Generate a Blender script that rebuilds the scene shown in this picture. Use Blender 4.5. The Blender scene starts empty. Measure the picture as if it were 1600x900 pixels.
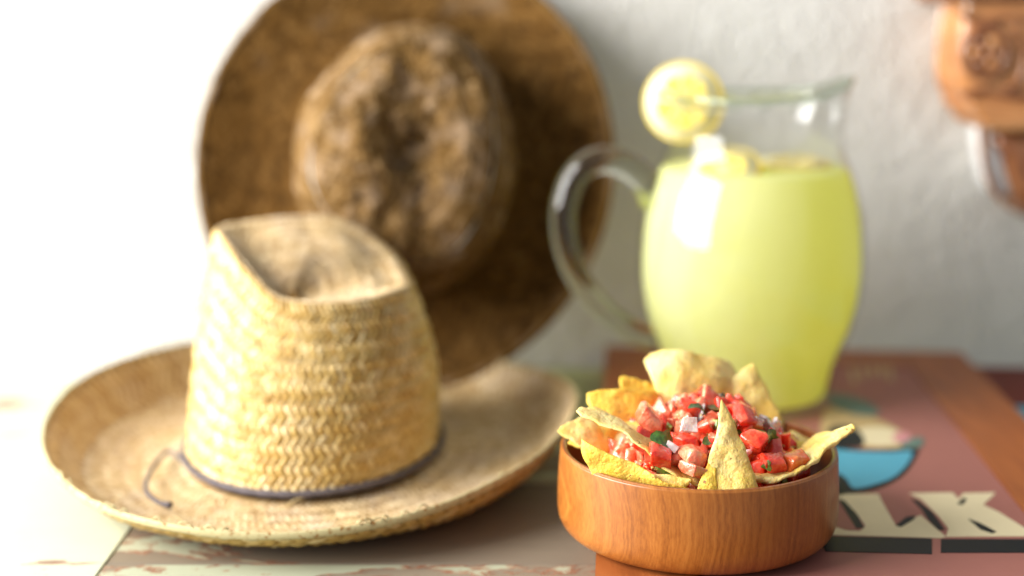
import bpy, bmesh, math, random
from mathutils import Vector, Matrix, noise
R = math.radians
sc = bpy.context.scene
# ------------------------------------------------------------------ camera
CAM_H, PITCH, FPX = 0.305, R(11.3), 50 / 36 * 1600
cam = bpy.data.cameras.new('camera'); cam.lens = 50; cam.sensor_width = 36
cam.clip_start = 0.01; cam.clip_end = 50
cam.dof.use_dof = True; cam.dof.focus_distance = 0.722; cam.dof.aperture_fstop = 2.2
camo = bpy.data.objects.new('camera', cam); sc.collection.objects.link(camo)
camo.location = (0, 0, CAM_H); camo.rotation_euler = (R(90) - PITCH, 0, 0)
sc.camera = camo
# ------------------------------------------------------------------ light
w = bpy.data.worlds.new('World'); sc.world = w; w.use_nodes = True
bg = w.node_tree.nodes['Background']; bg.inputs[0].default_value = (0.93, 0.97, 1.0, 1); bg.inputs[1].default_value = 0.34
def area(name, loc, target, sx, sy, power, col):
    l = bpy.data.lights.new(name, 'AREA'); l.shape = 'RECTANGLE'; l.size = sx; l.size_y = sy
    l.energy = power; l.color = col
    o = bpy.data.objects.new(name, l); sc.collection.objects.link(o); o.location = loc
    o.rotation_euler = (Vector(target) - Vector(loc)).to_track_quat('-Z', 'Y').to_euler()
    return o
area('window_light', (-1.55, 0.45, 0.72), (-0.02, 0.98, 0.08), 1.5, 1.3, 116, (1.0, 0.985, 0.95))
vs = sc.view_settings
vs.view_transform = 'Standard'; vs.look = 'None'; vs.exposure = 0.2; vs.gamma = 1.0; vs.use_curve_mapping = False
sc.cycles.max_bounces = 16; sc.cycles.diffuse_bounces = 12; sc.cycles.transparent_max_bounces = 16
sc.cycles.transmission_bounces = 8
sc.cycles.use_denoising = True

# ------------------------------------------------------------------ helpers
CP, SP = math.cos(PITCH), math.sin(PITCH)
def ray(u, v):
    a, b = u - 800, 450 - v
    return Vector((a, FPX * CP + b * SP, -FPX * SP + b * CP))
def atz(u, v, z):
    r = ray(u, v); return Vector((0, 0, CAM_H)) + r * ((z - CAM_H) / r.z)
def aty(u, v, y):
    r = ray(u, v); return Vector((0, 0, CAM_H)) + r * (y / r.y)
def nz(p, s=1.0, seed=0.0):
    return noise.noise(Vector((p[0] * s + seed, p[1] * s - seed * .7, p[2] * s + seed * .3)))

def mesh(name, verts, faces, mat, parent=None, smooth=True, tone=None, origin=None):
    if parent is not None: org = Vector(parent['_o']) if '_o' in parent else parent.matrix_basis.translation.copy()
    else: org = Vector(origin) if origin is not None else Vector((0, 0, 0))
    me = bpy.data.meshes.new(name)
    me.from_pydata([tuple(Vector(v) - org) for v in verts], [], faces)
    if smooth: me.polygons.foreach_set('use_smooth', [True] * len(me.polygons))
    if tone is not None:
        at = me.attributes.new('tone', 'FLOAT', 'POINT'); at.data.foreach_set('value', tone)
    me.materials.append(mat); me.update()
    o = bpy.data.objects.new(name, me); sc.collection.objects.link(o)
    if parent is not None:
        o.parent = parent; o['_o'] = tuple(org)
    else: o.location = org
    return o
def child_of(o, parent): o.parent = parent
def thing(name, label, cat, loc, group=None):
    o = bpy.data.objects.new(name, None); sc.collection.objects.link(o)
    o.empty_display_size = .02; o.location = loc; o['label'] = label; o['category'] = cat
    o['_o'] = tuple(loc)
    if group: o['group'] = group
    return o
def tag(o, label, cat, group=None):
    o['label'] = label; o['category'] = cat
    if group: o['group'] = group
    return o
def box(x0, x1, y0, y1, z0, z1, b=0.0):
    """bevelled box (chamfered vertical-view edges)"""
    if b <= 0:
        v = [(x, y, z) for z in (z0, z1) for y in (y0, y1) for x in (x0, x1)]
        f = [(0, 2, 3, 1), (4, 5, 7, 6), (0, 1, 5, 4), (2, 6, 7, 3), (0, 4, 6, 2), (1, 3, 7, 5)]
        return v, f
    v = []; f = []
    for z, i in ((z0, b), (z0 + b, 0), (z1 - b, 0), (z1, b)):
        v += [(x0 + i, y0 + i, z), (x1 - i, y0 + i, z), (x1 - i, y1 - i, z), (x0 + i, y1 - i, z)]
    f.append((3, 2, 1, 0)); f.append((12, 13, 14, 15))
    for k in range(3):
        for i in range(4):
            j = (i + 1) % 4; f.append((k * 4 + i, k * 4 + j, k * 4 + 4 + j, k * 4 + 4 + i))
    return v, f
def lathe(prof, c, n=64, closed=False, fn=None):
    v = []; f = []
    m = len(prof)
    for i, (r, z) in enumerate(prof):
        for k in range(n):
            a = 2 * math.pi * k / n
            p = Vector((c[0] + r * math.cos(a), c[1] + r * math.sin(a), c[2] + z))
            if fn: p = fn(p, a, i, r, z)
            v.append(p)
    rows = m if closed else m - 1
    for i in range(rows):
        i2 = (i + 1) % m
        for k in range(n):
            k2 = (k + 1) % n
            f.append((i * n + k, i * n + k2, i2 * n + k2, i2 * n + k))
    if not closed:
        f.append(tuple(reversed(range(n)))) ; f.append(tuple((m - 1) * n + k for k in range(n)))
    return v, f
def catmull(pts, n, closed=False):
    out = []; m = len(pts)
    segs = m if closed else m - 1
    for i in range(segs):
        if closed: p0, p1, p2, p3 = pts[(i - 1) % m], pts[i], pts[(i + 1) % m], pts[(i + 2) % m]
        else: p0, p1, p2, p3 = pts[max(i - 1, 0)], pts[i], pts[i + 1], pts[min(i + 2, m - 1)]
        for k in range(n):
            t = k / n
            out.append(.5 * ((2 * p1) + (p2 - p0) * t + (2 * p0 - 5 * p1 + 4 * p2 - p3) * t * t + (3 * p1 - p0 - 3 * p2 + p3) * t ** 3))
    if not closed: out.append(pts[-1].copy())
    return out
def tube(path, rad, n=12, closed=False, flat=1.0, up=Vector((0, 1, 0))):
    """rad: number or list; flat scales the thickness along 'up'"""
    v = []; f = []; m = len(path)
    for i, p in enumerate(path):
        a = path[(i - 1) % m] if (closed or i > 0) else path[0]
        b = path[(i + 1) % m] if (closed or i < m - 1) else path[-1]
        t = (b - a).normalized(); s = t.cross(up)
        if s.length < 1e-5: s = t.cross(Vector((1, 0, .3)))
        s.normalize(); q = s.cross(t).normalized()
        r = rad[i] if isinstance(rad, (list, tuple)) else rad
        for k in range(n):
            an = 2 * math.pi * k / n
            v.append(p + s * (r * math.cos(an)) + q * (r * flat * math.sin(an)))
    for i in range(m if closed else m - 1):
        i2 = (i + 1) % m
        for k in range(n):
            k2 = (k + 1) % n; f.append((i * n + k, i2 * n + k, i2 * n + k2, i * n + k2))
    if not closed:
        f.append(tuple(range(n))); f.append(tuple(reversed([(m - 1) * n + k for k in range(n)])))
    return v, f
def prism(poly, z0, z1):
    n = len(poly); v = [(x, y, z0) for x, y in poly] + [(x, y, z1) for x, y in poly]
    f = [tuple(reversed(range(n))), tuple(range(n, 2 * n))]
    for i in range(n):
        j = (i + 1) % n; f.append((i, j, n + j, n + i))
    return v, f

# ------------------------------------------------------------------ materials
def mat(name):
    m = bpy.data.materials.new(name); m.use_nodes = True
    nt = m.node_tree; b = nt.nodes['Principled BSDF']
    return m, nt, b
class N:
    def __init__(s, nt): s.nt = nt
    def __call__(s, t, **kw):
        n = s.nt.nodes.new(t)
        for k, v in kw.items():
            if k == 'ins':
                for kk, vv in v.items():
                    if hasattr(vv, 'is_linked') or isinstance(vv, bpy.types.NodeSocket): s.nt.links.new(vv, n.inputs[kk])
                    else: n.inputs[kk].default_value = vv
            else: setattr(n, k, v)
        return n
def ramp(n, fac, stops):
    r = n('ShaderNodeValToRGB', ins={'Fac': fac}); e = r.color_ramp.elements
    e[0].position, e[0].color = stops[0][0], (*stops[0][1], 1)
    e[1].position, e[1].color = stops[-1][0], (*stops[-1][1], 1)
    for p, c in stops[1:-1]:
        x = e.new(p); x.color = (*c, 1)
    return r.outputs['Color']
def mixc(n, fac, a, b, mode='MIX'):
    m = n('ShaderNodeMix', data_type='RGBA', blend_type=mode)
    for k, v in (('Factor', fac), ('A', a), ('B', b)):
        s = [i for i in m.inputs if i.name == k and (i.type == 'RGBA' or (k == 'Factor' and i.type == 'VALUE'))][0]
        if isinstance(v, bpy.types.NodeSocket): n.nt.links.new(v, s)
        elif k == 'Factor': s.default_value = v
        else: s.default_value = (*v, 1)
    return [o for o in m.outputs if o.type == 'RGBA'][0]
def coords(n, scale=(1, 1, 1), loc=(0, 0, 0)):
    tc = n('ShaderNodeTexCoord'); mp = n('ShaderNodeMapping', ins={'Vector': tc.outputs['Object'], 'Scale': scale, 'Location': loc})
    return mp.outputs['Vector']
def tex(n, vec, scale, detail=4, rough=.55, dist=0.0):
    return n('ShaderNodeTexNoise', ins={'Vector': vec, 'Scale': scale, 'Detail': detail, 'Roughness': rough, 'Distortion': dist}).outputs['Fac']
def bump(n, b, h, strength, dist):
    bp = n('ShaderNodeBump', ins={'Height': h, 'Strength': strength, 'Distance': dist}); n.nt.links.new(bp.outputs['Normal'], b.inputs['Normal'])
def setp(b, **k):
    names = {'rough': 'Roughness', 'col': 'Base Color', 'spec': 'Specular IOR Level', 'coat': 'Coat Weight', 'coatr': 'Coat Roughness',
             'sss': 'Subsurface Weight', 'sssr': 'Subsurface Radius', 'ssss': 'Subsurface Scale', 'trans': 'Transmission Weight', 'ior': 'IOR', 'sheen': 'Sheen Weight'}
    for a, v in k.items():
        i = b.inputs[names[a]]
        if isinstance(v, bpy.types.NodeSocket): b.id_data.links.new(v, i)
        elif a == 'col': i.default_value = (*v, 1)
        else: i.default_value = v

def m_plaster():
    m, nt, b = mat('plaster'); n = N(nt); c = coords(n)
    col = ramp(n, tex(n, c, 6, 5), [(.3, (.67, .645, .605)), (.7, (.75, .735, .70))])
    setp(b, col=col, rough=.9, spec=.2)
    h = n('ShaderNodeMath', operation='ADD', ins={0: tex(n, c, 130, 4, .6), 1: tex(n, c, 28, 4, .6)}).outputs[0]
    bump(n, b, h, .9, .005); return m
def m_paintwood(name, paint, bare, cover, seed, under=(.26, .10, .05)):
    """old painted board: paint worn through to bare wood along the grain"""
    m, nt, b = mat(name); n = N(nt); c = coords(n, (1, 1, 1), (seed, seed * 2, 0))
    g = coords(n, (3.2, 34, 34), (seed, seed, 0)); wear = tex(n, coords(n, (5, 16, 16), (seed * 3, seed, 0)), 1.0, 8, .68, .4)
    grain = tex(n, g, 4, 7, .65)
    woodc = mixc(n, grain, tuple(x * .55 for x in bare), bare)
    woodc = mixc(n, tex(n, c, 18, 4), woodc, tuple(x * .8 for x in bare))
    pc = mixc(n, tex(n, c, 22, 6, .7), tuple(x * .8 for x in paint), paint)
    mk = ramp(n, wear, [(cover - .012, (0, 0, 0)), (cover, (1, 1, 1))])
    mk2 = ramp(n, wear, [(cover + .004, (0, 0, 0)), (cover + .014, (1, 1, 1))])
    col = mixc(n, mk, woodc, under); col = mixc(n, mk2, col, pc)
    setp(b, col=col, rough=.62, spec=.35)
    h = n('ShaderNodeMath', operation='ADD', ins={0: grain, 1: mk}).outputs[0]
    bump(n, b, h, .5, .0012); return m
def m_wood(name, dark, mid, light, axis_y=True, ring=None, rough=.38, coat=.25, fine=1.0, gscale=None):
    m, nt, b = mat(name); n = N(nt)
    tc = n('ShaderNodeTexCoord').outputs['Object']
    if ring is None:
        sc_ = gscale or ((30, 3, 30) if axis_y else (3, 30, 30))
        g = tex(n, coords(n, sc_), 3.0 * fine, 6, .6, .6)
    else:
        sep = n('ShaderNodeSeparateXYZ', ins={0: tc})
        dx = n('ShaderNodeMath', operation='SUBTRACT', ins={0: sep.outputs[0], 1: ring[0]}).outputs[0]
        dz = n('ShaderNodeMath', operation='SUBTRACT', ins={0: sep.outputs[2], 1: ring[1]}).outputs[0]
        dz = n('ShaderNodeMath', operation='MULTIPLY', ins={0: dz, 1: .8}).outputs[0]
        q = n('ShaderNodeMath', operation='SQRT', ins={0: n('ShaderNodeMath', operation='ADD', ins={
            0: n('ShaderNodeMath', operation='MULTIPLY', ins={0: dx, 1: dx}).outputs[0],
            1: n('ShaderNodeMath', operation='MULTIPLY', ins={0: dz, 1: dz}).outputs[0]}).outputs[0]}).outputs[0]
        wob = tex(n, coords(n, (1, .25, 1)), 30, 4, .55)
        q = n('ShaderNodeMath', operation='MULTIPLY_ADD', ins={0: wob, 1: .008, 2: q}).outputs[0]
        v1 = n('ShaderNodeCombineXYZ', ins={0: q}).outputs[0]
        g1 = tex(n, v1, 300, 4, .8)
        wv = n('ShaderNodeMath', operation='SINE', ins={0: n('ShaderNodeMath', operation='MULTIPLY', ins={0: q, 1: 1500.0}).outputs[0]}).outputs[0]
        g1 = n('ShaderNodeMath', operation='MULTIPLY_ADD', ins={0: wv, 1: .03, 2: g1}).outputs[0]
        g2 = tex(n, v1, 48, 2, .5)
        g1 = n('ShaderNodeMath', operation='MULTIPLY_ADD', ins={0: g2, 1: .55, 2: n('ShaderNodeMath', operation='SUBTRACT', ins={0: g1, 1: .275}).outputs[0]}).outputs[0]
        pores = tex(n, coords(n, (260, 60, 60)), 3.0, 3, .7)
        g = n('ShaderNodeMath', operation='MULTIPLY_ADD', ins={0: pores, 1: .35, 2: n('ShaderNodeMath', operation='MULTIPLY', ins={0: g1, 1: .68}).outputs[0]}).outputs[0]
    col = ramp(n, g, [(.39, dark), (.50, mid), (.61, light)])
    blot = tex(n, coords(n), 14, 3)
    col = mixc(n, blot, col, tuple(x * .8 for x in mid))
    setp(b, col=col, rough=rough, spec=.4, coat=coat, coatr=.25)
    bump(n, b, g, .25, .0006); return m
def m_straw(name, c0, c1, c2, rough=.55, dust=None, bumpy=0.0, trans=0.0):
    m, nt, b = mat(name); n = N(nt); c = coords(n)
    t = n('ShaderNodeAttribute', attribute_name='tone').outputs['Fac']
    col = ramp(n, t, [(0., c0), (.5, c1), (1., c2)])
    col = mixc(n, ramp(n, tex(n, c, 45, 4), [(.35, (0, 0, 0)), (.7, (.30, .30, .30))]), col, c0)
    if dust:
        col = mixc(n, ramp(n, tex(n, c, dust[1], 6, .65), [(dust[2], (0, 0, 0)), (dust[2] + .22, (.85, .85, .85))]), col, dust[0])
    setp(b, col=col, rough=rough, spec=.08 if bumpy else .55)
    if bumpy: bump(n, b, tex(n, c, 240, 4, .7), bumpy, .003)
    return m
def m_plain(name, col, rough=.5, var=.25, scale=60, bmp=0.0, **k):
    m, nt, b = mat(name); n = N(nt); c = coords(n)
    cc = mixc(n, tex(n, c, scale, 5), tuple(x * (1 - var) for x in col), tuple(min(1, x * (1 + var * .6)) for x in col))
    setp(b, col=cc, rough=rough, **k)
    if bmp: bump(n, b, tex(n, c, scale * 2.5, 4, .6), bmp, .001)
    return m
def m_printed(name, col, wearcol, amount=.62, rough=.5):
    m, nt, b = mat(name); n = N(nt); c = coords(n)
    wr = ramp(n, tex(n, c, 260, 6, .7), [(amount, (0, 0, 0)), (amount + .06, (1, 1, 1))])
    base = mixc(n, tex(n, c, 24, 5, .65), tuple(x * .78 for x in col), col)
    setp(b, col=mixc(n, wr, base, wearcol), rough=rough, spec=.14)
    bump(n, b, tex(n, c, 300, 4), .12, .0005); return m
def m_thinglass(name):
    m, nt, b = mat(name); n = N(nt); nt.nodes.remove(b)
    out = nt.nodes['Material Output']
    fr = n('ShaderNodeFresnel', ins={'IOR': 1.5})
    lw = n('ShaderNodeLayerWeight', ins={'Blend': .25})
    tint = ramp(n, lw.outputs['Facing'], [(.45, (.99, .993, .99)), (1., (.86, .87, .85))])
    tr = n('ShaderNodeBsdfTransparent', ins={'Color': tint}); gl = n('ShaderNodeBsdfGlossy', ins={'Roughness': .03})
    lim = n('ShaderNodeMath', operation='MINIMUM', ins={0: fr.outputs[0], 1: .28})
    mx = n('ShaderNodeMixShader', ins={0: lim.outputs[0], 1: tr.outputs[0], 2: gl.outputs[0]})
    nt.links.new(mx.outputs[0], out.inputs['Surface']); return m
def m_glass(name, col=(.83, .86, .77)):
    m, nt, b = mat(name); setp(b, col=col, rough=.02, trans=1.0, ior=1.48); return m
def m_chip(name, pale, gold, seed):
    m, nt, b = mat(name); n = N(nt); c = coords(n, loc=(seed, seed, seed))
    col = mixc(n, ramp(n, tex(n, c, 55, 5, .6), [(.36, (0, 0, 0)), (.62, (1, 1, 1))]), gold, pale)
    sp = ramp(n, tex(n, c, 330, 3, .6), [(.60, (0, 0, 0)), (.68, (1, 1, 1))])
    spm = ramp(n, tex(n, c, 70, 2), [(.5, (0, 0, 0)), (.62, (1, 1, 1))])
    f = mixc(n, 1.0, sp, spm, 'MULTIPLY')
    col = mixc(n, f, col, (.22, .075, .015))
    br = ramp(n, tex(n, c, 120, 3, .5), [(.62, (0, 0, 0)), (.74, (.6, .6, .6))])
    col = mixc(n, br, col, (.50, .22, .035))
    setp(b, col=col, rough=.55, spec=.45, sss=.35, sssr=(1, .55, .15), ssss=.0025)
    h = n('ShaderNodeMath', operation='ADD', ins={0: tex(n, c, 420, 4, .6), 1: tex(n, c, 130, 3)}).outputs[0]
    bump(n, b, h, .8, .0016); return m
def m_wet(name, c0, c1, sss=.55, rough=.12, scale=120):
    m, nt, b = mat(name); n = N(nt); c = coords(n)
    oi = n('ShaderNodeObjectInfo').outputs['Random']
    oi3 = n('ShaderNodeMapping', ins={'Vector': n('ShaderNodeTexCoord').outputs['Object'], 'Location': n('ShaderNodeCombineXYZ', ins={0: n('ShaderNodeMath', operation='MULTIPLY', ins={0: oi, 1: 40.0}).outputs[0]}).outputs[0]}).outputs[0]
    col = mixc(n, ramp(n, tex(n, oi3, 2.2, 4, .6), [(.40, (0, 0, 0)), (.60, (1, 1, 1))]), c0, c1)
    hs = n('ShaderNodeHueSaturation', ins={'Color': col, 'Value': n('ShaderNodeMath', operation='MULTIPLY_ADD', ins={0: oi, 1: .45, 2: .78}).outputs[0]})
    setp(b, col=hs.outputs[0], rough=rough, spec=.5, coat=.7, coatr=.04, sss=sss, sssr=(1, .35, .25), ssss=.004)
    bump(n, b, tex(n, oi3, 4, 2), .18, .06); return m

M = dict(
    plaster=m_plaster(),
    tb_front=m_paintwood('sage_paint_worn', (.40, .42, .30), (.28, .225, .16), .50, 1.7),
    tb_cleat=m_paintwood('sage_paint_cleat_lit', (.52, .54, .40), (.34, .27, .19), .36, 2.9),  # pale paint, made lighter to carry the glare at the table's left end
    tb_bare=m_paintwood('sage_paint_mostly_gone', (.42, .43, .31), (.25, .20, .145), .585, 4.1),
    tb_mid=m_paintwood('sage_paint_thin', (.50, .51, .36), (.33, .26, .19), .47, 9.3),
    tb_back=m_paintwood('sage_paint_back_shaded', (.40, .42, .20), (.30, .24, .15), .36, 7.3),  # olive cast of the shadow along the wall, put into the paint colour
    under=m_plain('dark_gap_backing', (.10, .075, .05), .8),
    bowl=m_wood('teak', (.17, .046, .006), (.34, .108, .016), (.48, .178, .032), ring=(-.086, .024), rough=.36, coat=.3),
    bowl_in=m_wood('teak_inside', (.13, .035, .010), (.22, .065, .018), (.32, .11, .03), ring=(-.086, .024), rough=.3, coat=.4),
    rail=m_wood('sign_rail_wood', (.22, .055, .012), (.34, .095, .02), (.42, .13, .03), True, rough=.5, coat=.1),
    railx=m_wood('sign_rail_cross', (.22, .055, .012), (.34, .095, .02), (.42, .13, .03), False, rough=.5, coat=.1),
    panel=m_printed('maroon_paint', (.34, .135, .11), (.40, .24, .18), .74),
    cream=m_printed('cream_paint', (.72, .62, .40), (.36, .20, .12), .655),
    ink=m_printed('ink_paint', (.010, .014, .016), (.20, .10, .08), .72),
    blue=m_printed('blue_paint', (.09, .36, .50), (.05, .13, .18), .72),
    teal=m_printed('teal_paint', (.12, .19, .16), (.3, .3, .2), .7),
    pink=m_printed('pink_paint', (.60, .26, .27), (.3, .1, .1), .7),
    tan=m_printed('tan_paint', (.50, .36, .17), (.3, .2, .1), .68),
    red=m_printed('dark_red_paint', (.16, .025, .015), (.3, .1, .06), .72),
    straw=m_straw('golden_straw', (.42, .245, .05), (.58, .395, .125), (.74, .58, .30), .36),
    strawshell=m_straw('straw_shell', (.30, .15, .02), (.30, .15, .02), (.30, .15, .02), .7),
    strawbrim=m_straw('brim_straw', (.38, .25, .11), (.57, .41, .21), (.72, .57, .34), .55, dust=((.56, .44, .31), 26, .47)),
    dark=m_straw('aged_straw', (.036, .016, .003), (.100, .046, .008), (.19, .10, .028), .75, dust=((.26, .18, .11), 14, .58), bumpy=.6),
    darkcrown=m_straw('aged_straw_crown', (.065, .032, .007), (.165, .088, .024), (.30, .19, .085), .7, dust=((.37, .265, .175), 46, .49), bumpy=.8),
    binding=m_printed('edge_tape', (.50, .43, .23), (.24, .11, .025), .55, .45),
    cord=m_plain('grey_cord', (.10, .082, .09), .8, .4, 300, .6),
    glass=m_thinglass('clear_glass'), solid=m_glass('thick_glass'), rimglass=m_glass('rim_glass', (.62, .72, .60)),
    rind=m_plain('lemon_rind', (.80, .60, .05), .35, .15, 90, .4),
    pith=m_plain('lemon_pith', (.74, .68, .40), .5, .06, 70, sss=.3, sssr=(1, .9, .5), ssss=.003),
    pulp=m_plain('lemon_pulp', (.84, .66, .14), .2, .2, 140, .5, sss=.4, sssr=(1, .8, .2), ssss=.004),
    carve=m_wood('carved_wood', (.36, .13, .045), (.56, .24, .085), (.66, .33, .13), False, rough=.3, coat=.5, fine=.6),
    carve2=m_wood('carved_wood_dark', (.18, .060, .026), (.29, .11, .045), (.38, .165, .07), True, rough=.28, coat=.6, fine=.6),
    white=m_plain('plain_white', (.80, .80, .80), .3, .05),
    tom=m_wet('tomato_red', (.76, .030, .010), (.84, .10, .04)),
    tom_lit=m_wet('tomato_pale_lit', (.84, .16, .075), (.90, .36, .21)),  # paler tomato: light on the heap's left side put into the colour
    tom3=m_wet('tomato_orange', (.74, .12, .02), (.80, .22, .05)),
    onion=m_wet('onion_white', (.72, .62, .60), (.84, .78, .76), .6, .15),
    green=m_wet('cilantro_green', (.020, .075, .010), (.07, .19, .02), .1, .3),
    lgreen=m_wet('pepper_green', (.16, .30, .04), (.36, .48, .12), .3, .2),
    seed=m_plain('seed_pale', (.80, .62, .24), .25, .15, 300),
    sbase=m_wet('salsa_pulp', (.42, .04, .02), (.62, .12, .05)),
)
def m_lemonade():
    """cloudy drink: part of the light scatters back pale, part passes through and comes out deeper yellow"""
    m, nt, b = mat('lemonade'); n = N(nt); c = coords(n, (1, 1, .40)); nt.nodes.remove(b)
    cloud = ramp(n, tex(n, c, 26, 5, .6, .8), [(.34, (0, 0, 0)), (.68, (1, 1, 1))])
    d = n('ShaderNodeBsdfDiffuse', ins={'Color': mixc(n, cloud, (.87, .93, .54), (.92, .97, .66))})
    t = n('ShaderNodeBsdfTranslucent', ins={'Color': mixc(n, cloud, (.995, .965, .11), (.998, .98, .22))})
    mx = n('ShaderNodeMixShader', ins={0: .60, 1: d.outputs[0], 2: t.outputs[0]})
    nt.links.new(mx.outputs[0], nt.nodes['Material Output'].inputs['Surface'])
    return m
M['lemonade'] = m_lemonade()
chipmats = [m_chip('corn_chip_pale_lit', (.88, .71, .30), (.82, .55, .11), 2.0), m_chip('corn_chip_gold', (.84, .58, .10), (.78, .46, .03), 5.0)]  # the pale copy has the lit side's tone put into its colour

# ------------------------------------------------------------------ setting
WY, WS = 1.198, 0.062          # wall: y = WY + WS * (x - .15)
def wally(x): return WY + WS * (x - .15)
wv = []; wf = []
for i, x in enumerate((-3.0, 3.0)):
    for y in (wally(x), wally(x) + .12):
        for z in (-1.2, 2.0): wv.append((x, y, z))
wall = mesh('wall', wv, [(0, 1, 5, 4), (2, 6, 7, 3), (0, 2, 3, 1), (4, 5, 7, 6), (1, 3, 7, 5), (0, 4, 6, 2)], M['plaster'], smooth=False)
wall['kind'] = 'structure'

tb = thing('wooden_table', 'old plank table with worn sage green paint against the plaster wall', 'table', (0, .9, -.05))
XL = -.226
def plank(x0, x1, y0, y1, m, lab=None, dz=0.0):
    v, f = box(x0, x1, y0, y1, -.026, 0.0 + dz, .0006)
    o = mesh('plank', v, f, m, tb, smooth=False)
    if lab: o['label'] = lab
plank(XL + .0004, .95, .56, .7435, M['tb_front'])
plank(XL + .0004, .95, .7455, .880, M['tb_bare'], 'bare grey brown plank', -.0004)
plank(XL + .0004, .95, .882, 1.015, M['tb_mid'])
plank(XL + .0004, .95, 1.017, 1.180, M['tb_back'])
plank(-.60, XL - .0004, .56, 1.140, M['tb_cleat'])
v, f = box(-.58, .93, .60, 1.12, -.05, -.027); mesh('gap_backing', v, f, M['under'], tb, smooth=False)  # unseen box added under the planks so their gaps look dark
for x in (-.56, .90):
    for y in (.62, 1.09):
        v, f = box(x - .025, x + .025, y - .025, y + .025, -.80, -.051, .002); mesh('leg', v, f, M['tb_mid'], tb, smooth=False)

# ------------------------------------------------------------------ painted sign board
BT = .020
ba = R(4.3); bl = Vector((.0795, 1.176, 0)); ey = Vector((math.sin(ba), math.cos(ba), 0)); ex = Vector((math.cos(ba), -math.sin(ba), 0))
sg = thing('painted_sign', 'terracotta painted wooden sign board lying flat under the bowl and pitcher', 'sign', (.2, .9, 0.0005))
def bpt(a, b): return bl + ex * a - ey * b      # a: across from left edge, b: forward from back edge
def bprism(a0, a1, b0, b1, z0, z1): return prism([tuple(bpt(a, b).xy) for a, b in ((a0, b1), (a1, b1), (a1, b0), (a0, b0))], z0, z1)
BW, BL, RW = .296, .58, .052
for args, m in (((0, RW, 0, BL), 'rail'), ((BW - RW, BW, 0, BL), 'rail'), ((RW + .0005, BW - RW - .0005, 0, RW), 'railx'), ((RW + .0005, BW - RW - .0005, BL - RW, BL), 'railx')):
    v, f = bprism(*args, .001, BT); mesh('rail', v, f, M[m], sg, smooth=False)
v, f = bprism(RW + .0005, BW - RW - .0005, RW + .0005, BL - RW - .0005, .001, BT - .0008)
pn = mesh('panel', v, f, M['panel'], sg, smooth=False)
ZP = BT - .0008
def paint(name, pts, m, lvl, curve=0):
    P = [atz(u, v, ZP) for u, v in pts]
    if curve: P = catmull(P, curve, True)
    # counter-clockwise
    s = sum(P[i].x * P[(i + 1) % len(P)].y - P[(i + 1) % len(P)].x * P[i].y for i in range(len(P)))
    if s < 0: P.reverse()
    v, f = prism([(p.x, p.y) for p in P], ZP - .0002, ZP + .00022 * lvl)
    o = mesh(name, v, f, M[m], sg, smooth=False)
    return o
# letters (cream with dark drop shadows)
paint('letter', [(1296, 772), (1373, 772), (1376, 780), (1400, 822), (1420, 815), (1438, 805), (1478, 839), (1470, 841), (1300, 836), (1270, 830)], 'cream', 1)
paint('letter_gap', [(1300, 778), (1312, 780), (1336, 800), (1352, 822), (1344, 830), (1322, 829), (1300, 822)], 'panel', 2)
paint('letter_shadow', [(1308, 780), (1320, 784), (1340, 806), (1350, 826), (1338, 827), (1326, 808)], 'ink', 3)
paint('letter', [(1421, 771), (1488, 770), (1498, 780), (1505, 771), (1556, 770), (1548, 778), (1536, 789), (1560, 800), (1622, 838), (1478, 839), (1482, 826), (1466, 806), (1440, 781)], 'cream', 1)
paint('letter_shadow', [(1424, 780), (1434, 783), (1456, 800), (1476, 828), (1466, 829), (1450, 812), (1440, 796)], 'ink', 2)
paint('letter_shadow', [(1400, 822), (1416, 809), (1430, 807), (1428, 812), (1408, 824)], 'ink', 3)
paint('letter_shadow', [(1496, 788), (1506, 779), (1510, 780), (1504, 789)], 'ink', 3)
paint('letter_shadow', [(1513, 812), (1530, 818), (1556, 832), (1550, 834), (1532, 828)], 'ink', 3)
paint('underline_bar', [(1280, 838), (1456, 842), (1456, 866), (1290, 862)], 'ink', 1.6)
paint('underline_bar', [(1470, 843), (1640, 843), (1640, 864), (1470, 864)], 'ink', 1.6)
# painted figure: blue bowl shape with dark outline, cream and tan body, pink mark
paint('painted_outline', [(1280, 696), (1330, 702), (1380, 703), (1432, 700), (1430, 718), (1410, 744), (1372, 764), (1325, 772), (1280, 772)], 'ink', 1, 4)
paint('painted_bowl', [(1290, 704), (1340, 706), (1390, 707), (1424, 706), (1420, 722), (1398, 745), (1366, 758), (1334, 764), (1322, 748), (1306, 738), (1290, 738)], 'blue', 2, 3)
paint('painted_body', [(1290, 640), (1330, 640), (1372, 655), (1405, 672), (1432, 690), (1424, 699), (1380, 701), (1330, 698), (1285, 690)], 'tan', 1, 4)
paint('painted_cream_patch', [(1342, 672), (1380, 668), (1408, 678), (1406, 694), (1370, 697), (1346, 690)], 'cream', 2, 4)  # cream shape of the printed figure
paint('painted_patch', [(1300, 668), (1330, 668), (1348, 682), (1346, 698), (1310, 698), (1292, 684)], 'ink', 2.6, 4)
paint('painted_patch', [(1296, 616), (1340, 622), (1372, 640), (1366, 650), (1336, 648), (1300, 634)], 'teal', 2, 4)
paint('painted_patch', [(1410, 690), (1440, 684), (1440, 698), (1412, 702)], 'teal', 2.6, 4)
paint('painted_mark', [(1396, 680), (1412, 676), (1424, 684), (1412, 692), (1398, 690)], 'pink', 3, 4)
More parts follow.
